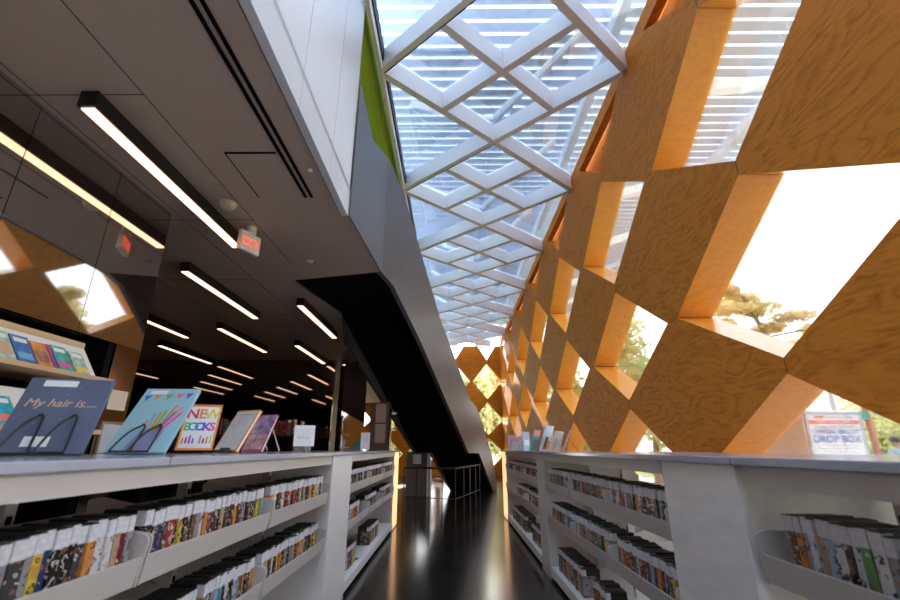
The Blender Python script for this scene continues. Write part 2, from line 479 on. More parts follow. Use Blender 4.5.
struct(MB().box(-10, 2.8, -10.12, -10, 0, 6.42).build('wall_back', plain('warm_grey_wall', (.35, .33, .31), .7)))
struct(MB().box(-4.6, -4.5, 11.12, YEND, 0, 3.3).build('wall_passage', M['display']))

# ------------------------------------------------------------------ skylight
XL, MM, L0, ZB = -1.0, 2.94, 4.75, 6.10
sk = empty('skylight', (.7, 8, ZB), 'long glazed roof strip crossed by silver grey lattice beams beside the timber wall', 'skylight')
def beam(a, b, gasket=False, dz=0.):
    a, b = Vector((a[0], a[1], ZB + dz)), Vector((b[0], b[1], ZB + dz))
    for q in (0, 1):   # trim at the two ends of the hall
        pass
    lo_, hi_ = -9.9, YEND - .02
    if min(a.y, b.y) > YEND - .05 or max(a.y, b.y) < -9.8: return
    def cut(p, q):
        for lim, out in ((hi_, p.y > hi_), (lo_, p.y < lo_)):
            if out: return q + (p - q) * ((lim - q.y) / (p.y - q.y))
        return p
    a, b = cut(a, b), cut(b, a)
    d = (b - a).normalized(); s = Vector((-d.y, d.x, 0)) * .05
    m = MB().obox(a - s, b - a, s * 2, (0, 0, .31))
    ob = m.build('lattice_beam', M['skybar'], sk)
    if gasket:
        g = Vector((-d.y, d.x, 0)); g = g if g.y > 0 else -g
        MB().obox(a + g * .035 + Vector((0, 0, -.004)), (b - a) * .5, g * .014, (0, 0, .004)).build('gasket', M['gasket'], ob)
w4 = (W - XL) / 4
for m in range(-6, 7):
    L = L0 + MM * m
    beam((XL + .05, L + .04), (W - .045, L + MM - .04), dz=.002)
    beam((XL + .05, L - .04), (W - .045, L - MM + .04), gasket=True)
    beam((XL + w4, L - MM / 4), (XL + 3 * w4, L + MM / 4), dz=.004)
    beam((XL + w4, L + MM / 4), (XL + 3 * w4, L - MM / 4), dz=.006)
for m in range(-6, 7):
    a, b = max(L0 + MM * (m - .5), -9.95), min(L0 + MM * (m + .5), YEND)
    if b > a: MB().box(XL + .002, W + .05, a + .006, b - .006, 6.41, 6.425).build('glass_pane', M['skyglass'], sk)
MB().box(XL + .001, XL + .05, -9.9, YEND, 6.05, 6.41).build('edge_channel', M['skybar'], sk)
MB().box(XL + .05, XL + .068, -9.9, YEND, 6.20, 6.41).build('edge_gasket', M['gasket'], sk)

# ------------------------------------------------------------------ louvred canopy over the roof
cn = empty('louver_canopy', (2, 8, 7.9), 'white louvred sunshade canopy standing above the glass roof strip', 'canopy')
for i in range(97):
    y = .6 + i * .245
    MB().obox((-2.2, y, 7.96), (9.2, 0, 0), (0, .158, -.04), (0, .003, .018)).build('louver_slat', M['louver'], cn)
for x in (-1.6, 2.6, 6.2):
    MB().box(x, x + .16, .4, 24.3, 7.62, 7.86).build('carrier_beam', M['skybar'], cn)
for m in range(-1, 6):
    L = L0 + MM * (m + .5)
    for dx, dy in ((-1.5, .9), (1.6, -.9)):
        a, b = Vector((.7, L, 6.54)), Vector((.7 + dx, L + dy, 7.75))
        MB().tube([a, b], .07, 6).build('strut', M['skybar'], cn)
    for yy in (1.1,):
        a, b = Vector((2.95, L - 1.3, 5.9)), Vector((6.25, L + .4, 7.75))
        MB().obox(a, b - a, (0, .16, 0), (0, 0, .2)).build('outrigger_arm', M['skybar'], cn)

# ------------------------------------------------------------------ staircase
sr = empty('staircase', st(5, .6, 0), 'dark steel staircase with blue grey solid parapet descending from the upper floor', 'staircase')
par = [(0, 3.29), (.4, 3.27), (1.64, 2.8), (5.09, 1.22), (5.41, 1.09), (6.67, 1.08), (8.39, .25), (8.95, .005), (9.63, .005), (9.63, .1), (8.99, .87), (7.36, 1.79), (6.37, 2.2),
       (5.61, 2.28), (4.06, 2.98), (2.83, 3.5), (.98, 4.66), (.59, 4.86), (.19, 5.0), (0, 5.0)]
MB().prism(par, lambda s, z: st(s, .0, z), SN * .07).build('parapet', M['parapet'], sr)
d1 = (A0 - K0).normalized(); n1 = Vector((-d1.y, d1.x, 0))
MB().prism([(0, 3.29), (1.43, 3.29), (1.43, 5.0), (.62, 4.66), (0, 4.92)], lambda s, z: K0 + d1 * s + Vector((0, 0, z)), n1 * .012).build('parapet', M['parapet'], sr)
MB().prism(par[2:17], lambda s, z: st(s, SWID - .07, z), SN * .07).build('parapet', M['parapet'], sr)
bot = [(.002, 3.295), (1.3, 3.24), (5.37, 1.10), (6.67, 1.09), (8.39, .26), (8.95, .006), (9.5, .006)]
top = []
for i in range(6):
    s = 9.5 - i * .26; top += [(s, .17 * (i + 1)), (s - .26, .17 * (i + 1))]
z, s = top[-1][1], top[-1][0]
while z + .14 < 1.5:
    z += .14; top += [(s, z), (s - .27, z)]; s -= .27
top += [(5.5, z)]; s = 5.5
while z + .128 < 3.45 and s - .28 > .9:
    z += .128; top += [(s, z), (s - .28, z)]; s -= .28
top += [(.002, z)]
MB().prism(bot + top, lambda s, z: st(s, .075, z), SN * (SWID - .15)).build('stair_flight', M['black'], sr)
# guard under the stair
gr = empty('guard_rail', (-.1, 9.6, 0), 'thin black guard rail on posts standing under the low end of the stair', 'railing')
gp = [(-.95, 9.25), (.05, 8.9), (.62, 10.9)]
ZR = .83
MB().tube([(*p, ZR) for p in gp], .018, 8).build('top_bar', M['black_metal'], gr)
MB().tube([(*p, .30) for p in gp], .008, 6).build('lower_bar', M['black_metal'], gr)
def lerp(a, b, t): return (a[0] + (b[0] - a[0]) * t, a[1] + (b[1] - a[1]) * t)
for p in [gp[0], lerp(gp[0], gp[1], .25), lerp(gp[0], gp[1], .5), lerp(gp[0], gp[1], .75), gp[1], lerp(gp[1], gp[2], .3), lerp(gp[1], gp[2], .55), lerp(gp[1], gp[2], .8), gp[2]]:
    MB().tube([(*p, 0), (*p, ZR)], .011, 6).build('post', M['black_metal'], gr)

ONES = 'first second third fourth fifth sixth seventh eighth ninth tenth eleventh twelfth thirteenth fourteenth fifteenth sixteenth seventeenth eighteenth nineteenth'.split()
# ------------------------------------------------------------------ ceiling fittings
def strip_light(x, y, label, first=[]):
    if not first:
        r = empty('mounted_strip_light', (x, y, 3.3))
        MB().box(x - .055, x + .055, y, y + 2.03, 3.185, 3.299).build('housing', M['black_metal'], r)
        MB().box(x - .042, x + .042, y + .02, y + 2.01, 3.176, 3.186).build('diffuser', M['lamp'], r)
        first.append(r)
    else:
        s = first[0]; r = s.copy(); COL.objects.link(r); r.location = (x, y, 3.3)
        for ch in s.children:
            c = ch.copy(); c.parent = r; COL.objects.link(c)
    tag(r, label, 'ceiling light', 'black linear ceiling lights')
strip_light(-2.26, 2.17, 'long black strip light with warm diffuser ending at the exit sign')
for row, (x, ys_) in enumerate([(-2.25, (-1.8, 6.15)), (-3.19, (4.82, 8.80)), (-4.10, (3.47, 7.45)), (-5.06, (2.14, 6.12)), (-6.0, (.82, 4.80, 8.79)), (-6.95, (3.47, 7.45)), (-7.9, (2.14, 6.12)), (-8.85, (4.80, 8.79))]):
    for k, y in enumerate(ys_):
        if row == 0 and k == 0: continue
        strip_light(x, y, 'black strip light, %s toward the rear wall, %s row from the stair' % (ONES[k], ONES[row]))
ex = empty('exit_sign', (-2.03, 3.97, 3.3), 'white exit sign with lit red letters hanging from the ceiling', 'exit sign')
cd = Card(-2.03, 3.97, 3.03, 1.2, 0)
CB = MB(); cd.box(CB, -.125, .125, 0, .20, -.025, .02); CB.build('sign_body', M['exit_box'], ex, bevel=.006)
MB().lathe((-2.03, 3.97, 3.23), [(.05, 0), (.05, .07)], 12).build('ceiling_mount', M['exit_box'], ex)
text_mesh('exit_lettering', 'EXIT', .125, M['exit_red'], ex, cd.p(0, .055, .0206), cd.e, cd.up, bold=.001, squeeze=.84)
text_mesh('exit_lettering', 'EXIT', .125, M['exit_red'], ex, cd.p(0, .055, -.0256), -cd.e, cd.up, bold=.002, squeeze=.86)
sd = MB().lathe((-2.04, 3.5, 3.24), [(.03, 0), (.055, .012), (.075, .045), (.075, .06)], 20).build('smoke_detector', M['ivory'], origin=(-2.04, 3.5, 3.24), smooth=False)
tag(sd, 'round ivory smoke detector on the ceiling beside the long strip light', 'smoke detector')
sp = MB().lathe((-1.7, 4.8, 3.275), [(.012, 0), (.04, .015), (.04, .025)], 14).build('sprinkler_head', M['ivory'], origin=(-1.7, 4.8, 3.275))
tag(sp, 'small round sprinkler cover on the ceiling near the stair', 'sprinkler')
dl = MB().lathe((-1.14, 3.0, 3.285), [(.012, 0), (.02, .006), (.02, .015)], 12).build('ceiling_button', M['exit_box'], origin=(-1.14, 3.0, 3.285))
tag(dl, 'tiny white sensor on the ceiling edge beside the white fascia', 'sensor')
sl = empty('air_vent', (-1.27, 2, 3.3), 'pair of long black air slots in the ceiling beside the white fascia', 'air vent')
for x in (-1.30, -1.245):
    MB().box(x - .012, x + .012, -2, 3.4, 3.292, 3.302).build('slot', M['black'], sl)
ap = empty('access_panel', (-1.5, 3.1, 3.3), 'square ceiling access panel with dark outline beside the air slots', 'access panel')  # ceiling access panel only; it holds no air vent
MB().box(-1.71, -1.33, 2.79, 3.4, 3.294, 3.3).build('panel_door', M['ceiling'], ap)
o_ = MB()
o_.box(-1.72, -1.33, 2.772, 2.788, 3.293, 3.3).box(-1.722, -1.71, 2.772, 3.4, 3.296, 3.3)
o_.build('panel_gap', M['black'], ap)

# ------------------------------------------------------------------ DVD shelving
TIER = {1: .80, 2: .495, 3: .12}
FRONT = {-1: .918, 1: .937}
DEEP = .93
def sx(side, d): return side * (FRONT[side] + d)
def sbox(mb, side, d0, d1, y0, y1, z0, z1, mi=0):
    a, b = sorted((sx(side, d0), sx(side, d1)))
    return mb.box(a, b, y0, y1, z0, z1, mi)
def rounded(poly, i, r, n=4):
    p, a, b = Vector(poly[i]), Vector(poly[i - 1]), Vector(poly[(i + 1) % len(poly)])
    u, v = (a - p).normalized() * r, (b - p).normalized() * r
    return [tuple(p + u * (1 - t) ** 2 + v * t ** 2) for t in [k / n for k in range(n + 1)]]
def make_unit(side, bays, label, tiers=(1, 2)):
    y0, y1 = bays[0], bays[-1]
    r = empty('shelving_unit', (sx(side, .46), (y0 + y1) / 2, 0), label, 'shelving unit', 'double sided steel DVD shelving units')
    m = MB(); sbox(m, side, .03, DEEP - .03, y0 + .01, y1 - .01, 0, .035); m.build('plinth', M['black'], r)
    m = MB(); sbox(m, side, .0, DEEP, y0 + .004, y1 - .004, .035, .118); m.build('base_deck', M['shelf_white'], r, bevel=.004)
    for d in (-.002, DEEP - .018):
        m = MB(); sbox(m, side, d, d + .02, y0 + .004, y1 - .004, 1.072, 1.129); m.build('top_rail', M['shelf'], r)
    m = MB(); sbox(m, side, .02, DEEP - .02, y0 + .01, y1 - .01, 1.10, 1.128); m.build('top_sheet', M['shelf'], r)
    for y in bays:
        m = MB(); yy = min(max(y, y0 + .03), y1 - .03)
        sbox(m, side, .44, .49, yy - .02, yy + .02, .118, 1.1)
        for k in range(14):
            sbox(m, side, .436, .44, yy - .008, yy + .008, .18 + k * .065, .205 + k * .065, 1)
        m.build('upright', [M['shelf'], M['black']], r)
    for t in tiers:
        z = TIER[t]
        for a, b in zip(bays, bays[1:]):
            for back in (0, 1):
                dd = (lambda d: d) if not back else (lambda d: DEEP - d)
                X = lambda d: sx(side, dd(d))
                tr = MB()
                tr.prism([(0., z + .078), (.007, z + .078), (.022, z + .006), (.40, z + .006), (.40, z), (.012, z)], lambda d, zz: (X(d), a + .012, zz), (0, b - a - .024, 0))
                ob = tr.build('tray', M['shelf'], r)
                for y in (a + .006, b - .012):
                    pl = [(.006, z + .0), (-.012, z + .135), (.05, z + .145), (.30, z + .10), (.435, z + .06), (.435, z - .03)]
                    poly = [pl[0]] + rounded(pl, 1, .022) + rounded(pl, 2, .02) + pl[3:]
                    MB().prism(poly, lambda d, zz: (X(d), y, zz), (0, .006, 0)).build('tray_bracket', M['shelf'], ob)
    return r
make_unit(-1, [-.45, .51, 1.48, 2.45, 3.54], 'long shelving unit holding DVD trays under the books display, nearer of its row')
make_unit(-1, [4.25, 5.3, 6.35, 7.40], 'shelving unit beyond the white end panel, up to the glowing edge by the guard rail')
make_unit(1, [-.45, .55, 1.53], 'shelving unit with a DVD tray under the ballot box window')
make_unit(1, [2.12, 2.97, 3.87, 4.80], 'shelving unit between the wide white panel and the narrow grey panel')
make_unit(1, [5.24, 6.26, 7.28, 8.3], 'shelving unit below the row of leaning books, ending at a glowing edge')
def end_panel(side, y0, y1, mat, label, name='end_panel'):
    m = MB(); sbox(m, side, -.008, DEEP, y0, y1, 0.0, 1.129)
    o = m.build(name, mat, origin=(sx(side, .46), (y0 + y1) / 2, 0), bevel=.004)
    return tag(o, label, 'panel')
end_panel(-1, 3.56, 4.23, M['shelf_white'], 'white full-height panel between the two DVD shelving units below the books')
end_panel(1, 1.56, 2.10, M['perf'], 'wide white patterned panel between DVD shelves below the timber lattice')
end_panel(1, 4.83, 5.21, M['shelf'], 'narrow grey panel between two DVD shelving units near the leaning books')
for side, y0, y1, lb in ((-1, 7.42, 7.95, 'glowing warm edge panel ending the shelving row beside the guard rail'), (1, 8.32, 8.9, 'glowing warm edge panel ending the shelving row by the leaning books')):
    r = empty('glowing_end_panel', (sx(side, .46), (y0 + y1) / 2, 0), lb, 'panel')
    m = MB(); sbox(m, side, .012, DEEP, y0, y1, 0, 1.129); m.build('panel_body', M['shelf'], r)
    m = MB(); sbox(m, side, 0, .012, y0 + .01, y1 - .01, .03, 1.129); m.build('glowing_strip', M['edge_glow'], r)  # warm brightness of this strip is put in as emission
for side, y0, y1, lb in ((-1, -.45, 7.96, 'long glossy grey worktop carrying picture books and the new books sign'), (1, -.45, 8.92, 'long glossy grey worktop carrying a row of leaning books along the timber wall')):
    m = MB(); sbox(m, side, -.022, DEEP + .02, y0, y1, 1.130, 1.155)
    wt = tag(m.build('worktop', M['worktop'], origin=(sx(side, .46), (y0 + y1) / 2, 1.13), bevel=.003), lb, 'worktop')
    m = MB()
    for y in ((1.48, 3.55) if side < 0 else (1.55, 4.82)):
        sbox(m, side, -.0225, DEEP + .02, y, y + .003, 1.131, 1.1553)
    m.build('joint_line', M['seam'], wt)

# ------------------------------------------------------------------ DVDs
def dvd_parts(side):
    """a case with its origin at the foot of the spine; x grows into the shelf"""
    t, h, d = .0235, .190, .135
    s = side
    case = MB(); a, b = sorted((0., s * d)); case.box(a, b, 0, t, 0, h)
    me = case.build('dvd_case', M['dvd_black']).data
    sl = MB(); a, b = sorted((-s * .0009, s * .10)); sl.box(a, b, -.0007, t + .0007, .004, h * .768)
    sle = sl.build('sleeve', SLEEVE['black']).data
    lb = MB(); a, b = sorted((-s * .0013, s * .030)); lb.box(a, b, -.0008, t + .0008, h * .765, h * .985)
    lab = lb.build('spine_label', M['dvd_label']).data
    for o in [o for o in COL.objects if o.data in (me, sle, lab)]:
        bpy.data.objects.remove(o)
    me.name = 'dvd_case'
    return me, sle, lab
DV = {-1: dvd_parts(-1), 1: dvd_parts(1)}
ROWS = [  # side, tier, y0, y1, depth of the spine, words for the place
    (-1, 1, .56, 1.455, .030, 'top tray nearest the dark blue book'), (-1, 1, 1.50, 2.42, .030, 'top tray under the aqua book'), (-1, 1, 2.47, 3.47, .030, 'top tray beside the white panel'),
    (-1, 2, 1.60, 2.40, .030, 'second tray under the aqua book'), (-1, 2, 2.47, 3.44, .030, 'second tray beside the white panel'),
    (-1, 1, 4.30, 5.26, .035, 'top tray just past the white panel'), (-1, 1, 5.34, 6.30, .035, 'top middle tray past the white panel'), (-1, 1, 6.40, 7.34, .035, 'top tray by the glowing edge'),
    (-1, 2, 4.30, 4.92, .035, 'second tray just past the white panel'), (-1, 2, 5.34, 5.95, .035, 'middle tray past the white panel'), (-1, 2, 6.40, 7.25, .035, 'second tray by the glowing edge'),
    (-1, 3, 4.62, 5.0, .06, 'bottom shelf past the white panel'), (-1, 3, 5.75, 6.45, .06, 'bottom shelf toward the glowing edge'),
    (1, 1, 1.12, 1.49, .055, 'top tray below the ballot box, set back'), (1, 1, .62, 1.085, .030, 'top tray below the ballot box, front'),
    (1, 1, 2.16, 2.94, .030, 'top tray beside the patterned panel'), (1, 1, 3.0, 3.84, .030, 'top centre tray of the middle unit'), (1, 1, 3.9, 4.74, .030, 'top tray beside the narrow grey panel'),
    (1, 2, 2.16, 2.94, .030, 'second tray beside the patterned panel'), (1, 2, 3.0, 3.84, .030, 'second centre tray of the middle unit'), (1, 2, 3.9, 4.74, .030, 'second tray beside the narrow grey panel'),
    (1, 3, 2.75, 3.62, .05, 'bottom shelf of the middle unit, nearer block'), (1, 3, 3.85, 4.66, .05, 'bottom shelf of the middle unit, farther block'),
    (1, 1, 5.30, 6.22, .035, 'top tray below the cream magazine'), (1, 1, 6.30, 7.24, .035, 'top middle tray of the farthest unit'), (1, 1, 7.32, 8.22, .035, 'top tray by the farthest glowing edge'),
    (1, 2, 5.30, 6.15, .035, 'second tray below the cream magazine'), (1, 2, 6.30, 7.2, .035, 'second middle tray of the farthest unit'),
    (1, 3, 5.5, 6.1, .05, 'bottom shelf below the cream magazine'), (1, 3, 6.6, 7.9, .05, 'bottom shelf by the farthest glowing edge')]
TENS = {2: 'twent', 3: 'thirt', 4: 'fort', 5: 'fift', 6: 'sixt', 7: 'sevent', 8: 'eight', 9: 'ninet'}
def ordinal(n):
    if n < 20: return ONES[n - 1]
    t, o = divmod(n, 10)
    return TENS[t] + 'ieth' if o == 0 else TENS[t] + 'y-' + ONES[o - 1]
rng = random.Random(11)
slots = []
for side, tier, a, b, dep, words in ROWS:
    y, n = a, 0
    z = TIER[tier] + (.0068 if tier < 3 else -.0012)
    while True:
        ts = rng.choice((.92, .92, 1.0, 1.0, 1.15, 1.4))
        t = .0235 * ts + .0030
        if y + t > b: break
        n += 1
        x = sx(side, dep + rng.uniform(-.006, .006))
        col = rng.choices(list(SPINES), SP_W)[0]
        u, v, d = project(x, y, z + .12)
        vis = -15 < u < 915 and v < 606
        slots.append(dict(side=side, x=x, y=y, z=z, ts=ts, col=col, lab='%s-spined DVD case, %s along %s' % (col, ordinal(n), words), key=(0 if vis else 1, d), words=words))
        y += t
slots.sort(key=lambda s: s['key'])
single, rest = slots[:300], [s for s in slots[300:] if s['key'][0] == 0 or s['key'][1] < 1.6]
for s in single:
    me, sle, lab = DV[s['side']]
    o = bpy.data.objects.new('dvd_case', me); COL.objects.link(o)
    o.location = (s['x'], s['y'], s['z']); o.scale = (1, s['ts'], rng.choice((.965, .985, 1., 1., 1.02)))
    tag(o, s['lab'], 'DVD', 'DVD cases in ' + s['words'])
    c = bpy.data.objects.new('sleeve', sle); COL.objects.link(c); c.parent = o
    c.material_slots[0].link = 'OBJECT'; c.material_slots[0].material = SLEEVE[s['col']]
    c = bpy.data.objects.new('spine_label', lab); COL.objects.link(c); c.parent = o
names = list(SPINES)
m = MB()
for s in rest:
    sd_, t = s['side'], .0235 * s['ts']
    for d0, d1, e, z0, z1, mi in ((0, .135, 0, 0, .19, 0), (-.0009, .10, .0007, .004, .146, 2 + names.index(s['col'])), (-.0013, .03, .0008, .146, .187, 1)):
        a, b = sorted((s['x'] + sd_ * d0, s['x'] + sd_ * d1))
        m.box(a, b, s['y'] - e, s['y'] + t + e, s['z'] + z0, s['z'] + z1, mi)
o = m.build('dvd_case', [M['dvd_black'], M['dvd_label']] + [SLEEVE[k] for k in names], recalc=False)
tag(o, 'the many smaller-looking DVD cases filling the farther trays on both sides', 'DVDs', kind='stuff')
# clear bookends on the far bottom shelf
for y, lb in ((4.45, 'clear bookend standing alone on the bottom shelf past the white panel'), (5.04, 'clear bookend holding the short DVD block past the white panel')):
    r = MB(); sbox(r, -1, .05, .18, y, y + .004, .119, .30); sbox(r, -1, .05, .18, y + .004, y + .09, .119, .122)
    tag(r.build('bookend', M['acrylic'], origin=(sx(-1, .1), y, .118)), lb, 'bookend')

# ------------------------------------------------------------------ things on the left worktop
ZT = 1.1555
def book(name, cd, w, h, t, mat, label, cat='book', group=None):
    r = empty(name, cd.c, label, cat, group)
    m = MB()
    cd.box(m, -w / 2, w / 2, 0, h, -.003, 0); cd.box(m, -w / 2, w / 2, 0, h, -t - .003, -t)
    cd.box(m, -w / 2, -w / 2 + .004, 0, h, -t, -.003)
    m.build('cover', mat, r)
    m = MB(); cd.box(m, -w / 2 + .005, w / 2 - .005, .004, h - .004, -t + .0005, -.0035); m.build('page_block', M['pages'], r)
    return r
def sheet(cd, r, name, u0, u1, v0, v1, mat, w=.0003, th=.0008):
    m = MB(); cd.box(m, u0, u1, v0, v1, w, w + th); return m.build(name, mat, r)
def wire_stand(cd, w, label, t):
    r = empty('book_stand', cd.g(0, .04, 0), label, 'book stand', 'black wire book stands')
    m = MB(); rr = .0042
    for c in (-w * .5, w * .5):
        pts = []
        # loop rising in front of the cover, and the leg running back under the book
        a = cd.g(c - .032, .055, rr); b = cd.p(c + .006, .135, .010); e = cd.p(c + .024, .128, .010); f = cd.g(c + .040, .03, rr)
        for k in range(9): pts.append(a.lerp(b, k / 8) + Vector((0, 0, .018 * math.sin(PI * k / 8))))
        for k in range(1, 5): pts.append(b.lerp(e, k / 4) + Vector((0, 0, .010 * math.sin(PI * k / 4))))
        for k in range(1, 7): pts.append(e.lerp(f, k / 6))
        m.tube(pts, rr, 6)
    m.build('front_loops', M['black_metal'], r)
    m = MB()
    m.tube([cd.g(-w * .5 - .032, .055, rr), cd.g(-w * .5 + .040, .03, rr), cd.g(w * .5 - .032, .03, rr), cd.g(w * .5 + .040, .03, rr)], rr, 6)
    m.build('base_wire', M['black_metal'], r)
    return r
# dark blue picture book
cd = Card(-1.402, 1.555, ZT + .0088, .309, .451)
hb = book('picture_book', cd, .262, .298, .012, M['hair_cover'], 'dark slate blue picture book lettered in tan, leaning on a wire stand')
sheet(cd, hb, 'barcode_label', -.085, .02, .262, .288, M['paper'])
sheet(cd, hb, 'barcode_label', -.055, .02, .025, .062, M['paper'])
text_mesh('title_lettering', 'My hair is....', .046, M['gold'], hb, cd.p(.0, .178, .0009), cd.e, cd.up, bold=0., shear=.22)
m = MB()
for k in range(30):
    u, v = random.uniform(-.12, .12), random.uniform(.02, .26)
    if abs(v - .19) < .035: continue
    q = random.uniform(.0007, .0015)
    cd.box(m, u - q, u + q, v - q, v + q, .0004, .001)
m.build('printed_stars', M['ink_sky'], hb)
wire_stand(cd, .10, 'black wire stand in front of the dark slate blue picture book', .015)
# aqua book with pennants and pencils
cd = Card(-1.399, 2.03, ZT + .0105, .046, .624)
ab = book('picture_book', cd, .262, .372, .012, M['lt_blue'], 'pale aqua picture book with paper pennants and coloured pencils, leaning on a wire stand')
sheet(cd, ab, 'barcode_label', -.10, -.02, .335, .36, M['paper'])
for k, (u, c) in enumerate(((-.10, 'blue'), (-.055, 'orange'), (.0, 'green'), (.05, 'coral'), (.095, 'purple'))):
    MB().prism([(u - .016, .325 + .004 * k), (u + .016, .327 + .004 * k), (u - .002, .288 + .004 * k)], lambda a, b: cd.p(a, b, .0004), cd.n * .0008).build('pennant', M['ink_' + c], ab)
for u0, u1, v1, c in ((-.01, -.03, .17, 'coral'), (.0, -.015, .21, 'sky'), (.012, .008, .215, 'orange'), (.022, .03, .225, 'green'), (.03, .065, .26, 'orange'), (.036, .075, .22, 'blue'), (.044, .095, .25, 'rose'), (.05, .105, .215, 'pink')):
    d = Vector((u1 - u0, v1 - .10)).normalized(); q = (-d.y * .006, d.x * .006)
    MB().prism([(u0 - q[0], .10 - q[1]), (u1 - q[0], v1 - q[1]), (u1 + d.x * .012, v1 + d.y * .012), (u1 + q[0], v1 + q[1]), (u0 + q[0], .10 + q[1])],
               lambda a, b: cd.p(a, b, .0005), cd.n * .0008).build('pencil', M['ink_' + c], ab)
MB().prism([(-.03, .115), (.075, .115), (.055, .0), (-.055, .0)], lambda a, b: cd.p(a, b, .0014), cd.n * .0008).build('pencil_cup', plain('lavender_ink', (.28, .30, .50), .5), ab)
wire_stand(cd, .075, 'black wire stand in front of the pale aqua picture book', .015)
# new books sign
cd = Card(-1.35, 2.41, ZT + .0005, .30, .40)
ns = empty('sign_holder', cd.c, 'clear stand with a colourful new books sign framed in orange', 'sign')
m = MB(); cd.box(m, -.095, .095, .012, .285, 0, .002); m.obox(cd.g(-.095, -.10, 0), cd.e * .19, cd.fl * .13, (0, 0, .002)); m.build('acrylic_holder', M['acrylic'], ns)
sheet(cd, ns, 'sign_paper', -.088, .088, .018, .278, M['paper'], w=.0015)
m = MB()
for a in ((-.088, .088, .018, .030), (-.088, .088, .266, .278), (-.088, -.078, .03, .266), (.078, .088, .03, .266)):
    cd.box(m, a[0], a[1], a[2], a[3], .0024, .0030)
m.build('orange_border', M['ink_orange'], ns)
for s_, us, v, cols in (('NEW', (-.048, .0, .047), .198, ('red', 'orange', 'yellow')), ('BOOKS', (-.060, -.031, .001, .033, .061), .128, ('green', 'teal', 'blue', 'purple', 'pink'))):
    for ch, u, c in zip(s_, us, cols):
        text_mesh('sign_letter', ch, .078 if s_ == 'NEW' else .064, M['ink_' + c], ns, cd.p(u, v, .0030), cd.e, cd.up, bold=.0016)
for k in range(9):
    u = -.066 + k * .0165
    if k == 4: continue
    m = MB(); h_ = .025 + .008 * ((k * 7) % 3)
    m.prism([(u - .005, .055), (u + .005, .055), (u + .004, .055 + h_), (u, .062 + h_), (u - .004, .055 + h_)], lambda a, b: cd.p(a, b, .0026), cd.n * .0006)
    m.build('printed_figure', M['ink_' + ('orange', 'red', 'purple', 'blue', '', 'coral', 'navy', 'orange', 'yellow')[k]], ns)
# two display books behind the sign
cd = Card(-1.40, 2.84, ZT + .0115, -.55, .48)
yb = book('picture_book', cd, .235, .285, .018, M['ink_orange'], 'orange-edged picture book with glossy pale cover, behind the new books sign')
sheet(cd, yb, 'cover_picture', -.108, .108, .010, .275, plain('pale_glossy_print', (.80, .82, .82), .06, var=.15, scale=7.))
sheet(cd, yb, 'cover_title', -.06, .07, .248, .256, M['ink_grey'], w=.0012)
m = MB(); m.obox(cd.g(-.08, .0, .0005), cd.e * .16, cd.fl * .05, (0, 0, .006)); cd.box(m, -.05, .05, -.002, .02, .002, .006)
er = tag(m.build('book_easel', M['black_metal'], origin=cd.c), 'low dark easel under the orange-edged picture book', 'book stand')
cd = Card(-1.41, 3.24, ZT + .009, -.45, .40)
pb = book('graphic_novel', cd, .200, .275, .016, plain('mauve_cover', (.45, .16, .26), .12, var=.3, scale=9.), 'mauve and pink glossy graphic novel, on a white wire easel beside the orange-edged book')
sheet(cd, pb, 'cover_picture', -.095, .095, .13, .268, plain('violet_pink_print', (.36, .26, .48), .08, var=.6, scale=16.))
sheet(cd, pb, 'cover_picture', -.088, .088, .015, .125, plain('pink_white_print', (.66, .42, .47), .08, var=.5, scale=20.))
m = MB()
for c in (-.06, .06):
    m.tube([cd.g(c, -.05, .004), cd.p(c, .2, -.026), cd.g(c, -.20, .004)], .004, 6)
tag(m.build('book_easel', M['shelf_white'], origin=cd.c), 'white wire easel behind the mauve graphic novel', 'book stand')
# white question sign
cd = Card(-1.2, 3.72, ZT + .0005, .355, .16)
ws = empty('sign_holder', cd.c, 'small white sign with faint coloured writing, alone on the worktop above the white panel', 'sign')
m = MB(); cd.box(m, -.085, .085, .0, .215, 0, .002); m.obox(cd.g(-.085, -.06, 0), cd.e * .17, cd.fl * .10, (0, 0, .002)); m.build('acrylic_holder', M['acrylic'], ws)
sheet(cd, ws, 'sign_paper', -.08, .08, .045, .21, M['paper'], w=.0015)
for k, (ch, u) in enumerate(zip('Ask us', (-.045, -.027, -.010, 0, .016, .034))):
    if ch != ' ': text_mesh('sign_letter', ch, .034, M['ink_' + ('rose', 'grey', 'rose', '', 'coral', 'grey')[k]], ws, cd.p(u, .105, .0024), cd.e, cd.up)
# small white card at the far end and the tall taupe display panel behind it
cd = Card(-1.28, 6.75, ZT + .0005, .1, .12)
wc = empty('sign_holder', cd.c, 'white notice card in a stand at the far end of the worktop', 'sign')
m = MB(); cd.box(m, -.07, .07, 0, .26, 0, .003); m.obox(cd.g(-.07, -.05, 0), cd.e * .14, cd.fl * .09, (0, 0, .002)); m.build('acrylic_holder', M['acrylic'], wc)
sheet(cd, wc, 'sign_paper', -.066, .066, .012, .255, M['paper'], w=.003)
for k in range(4): sheet(cd, wc, 'printed_line', -.035, .035, .12 + k * .02, .124 + k * .02, M['ink_grey'], w=.0042)
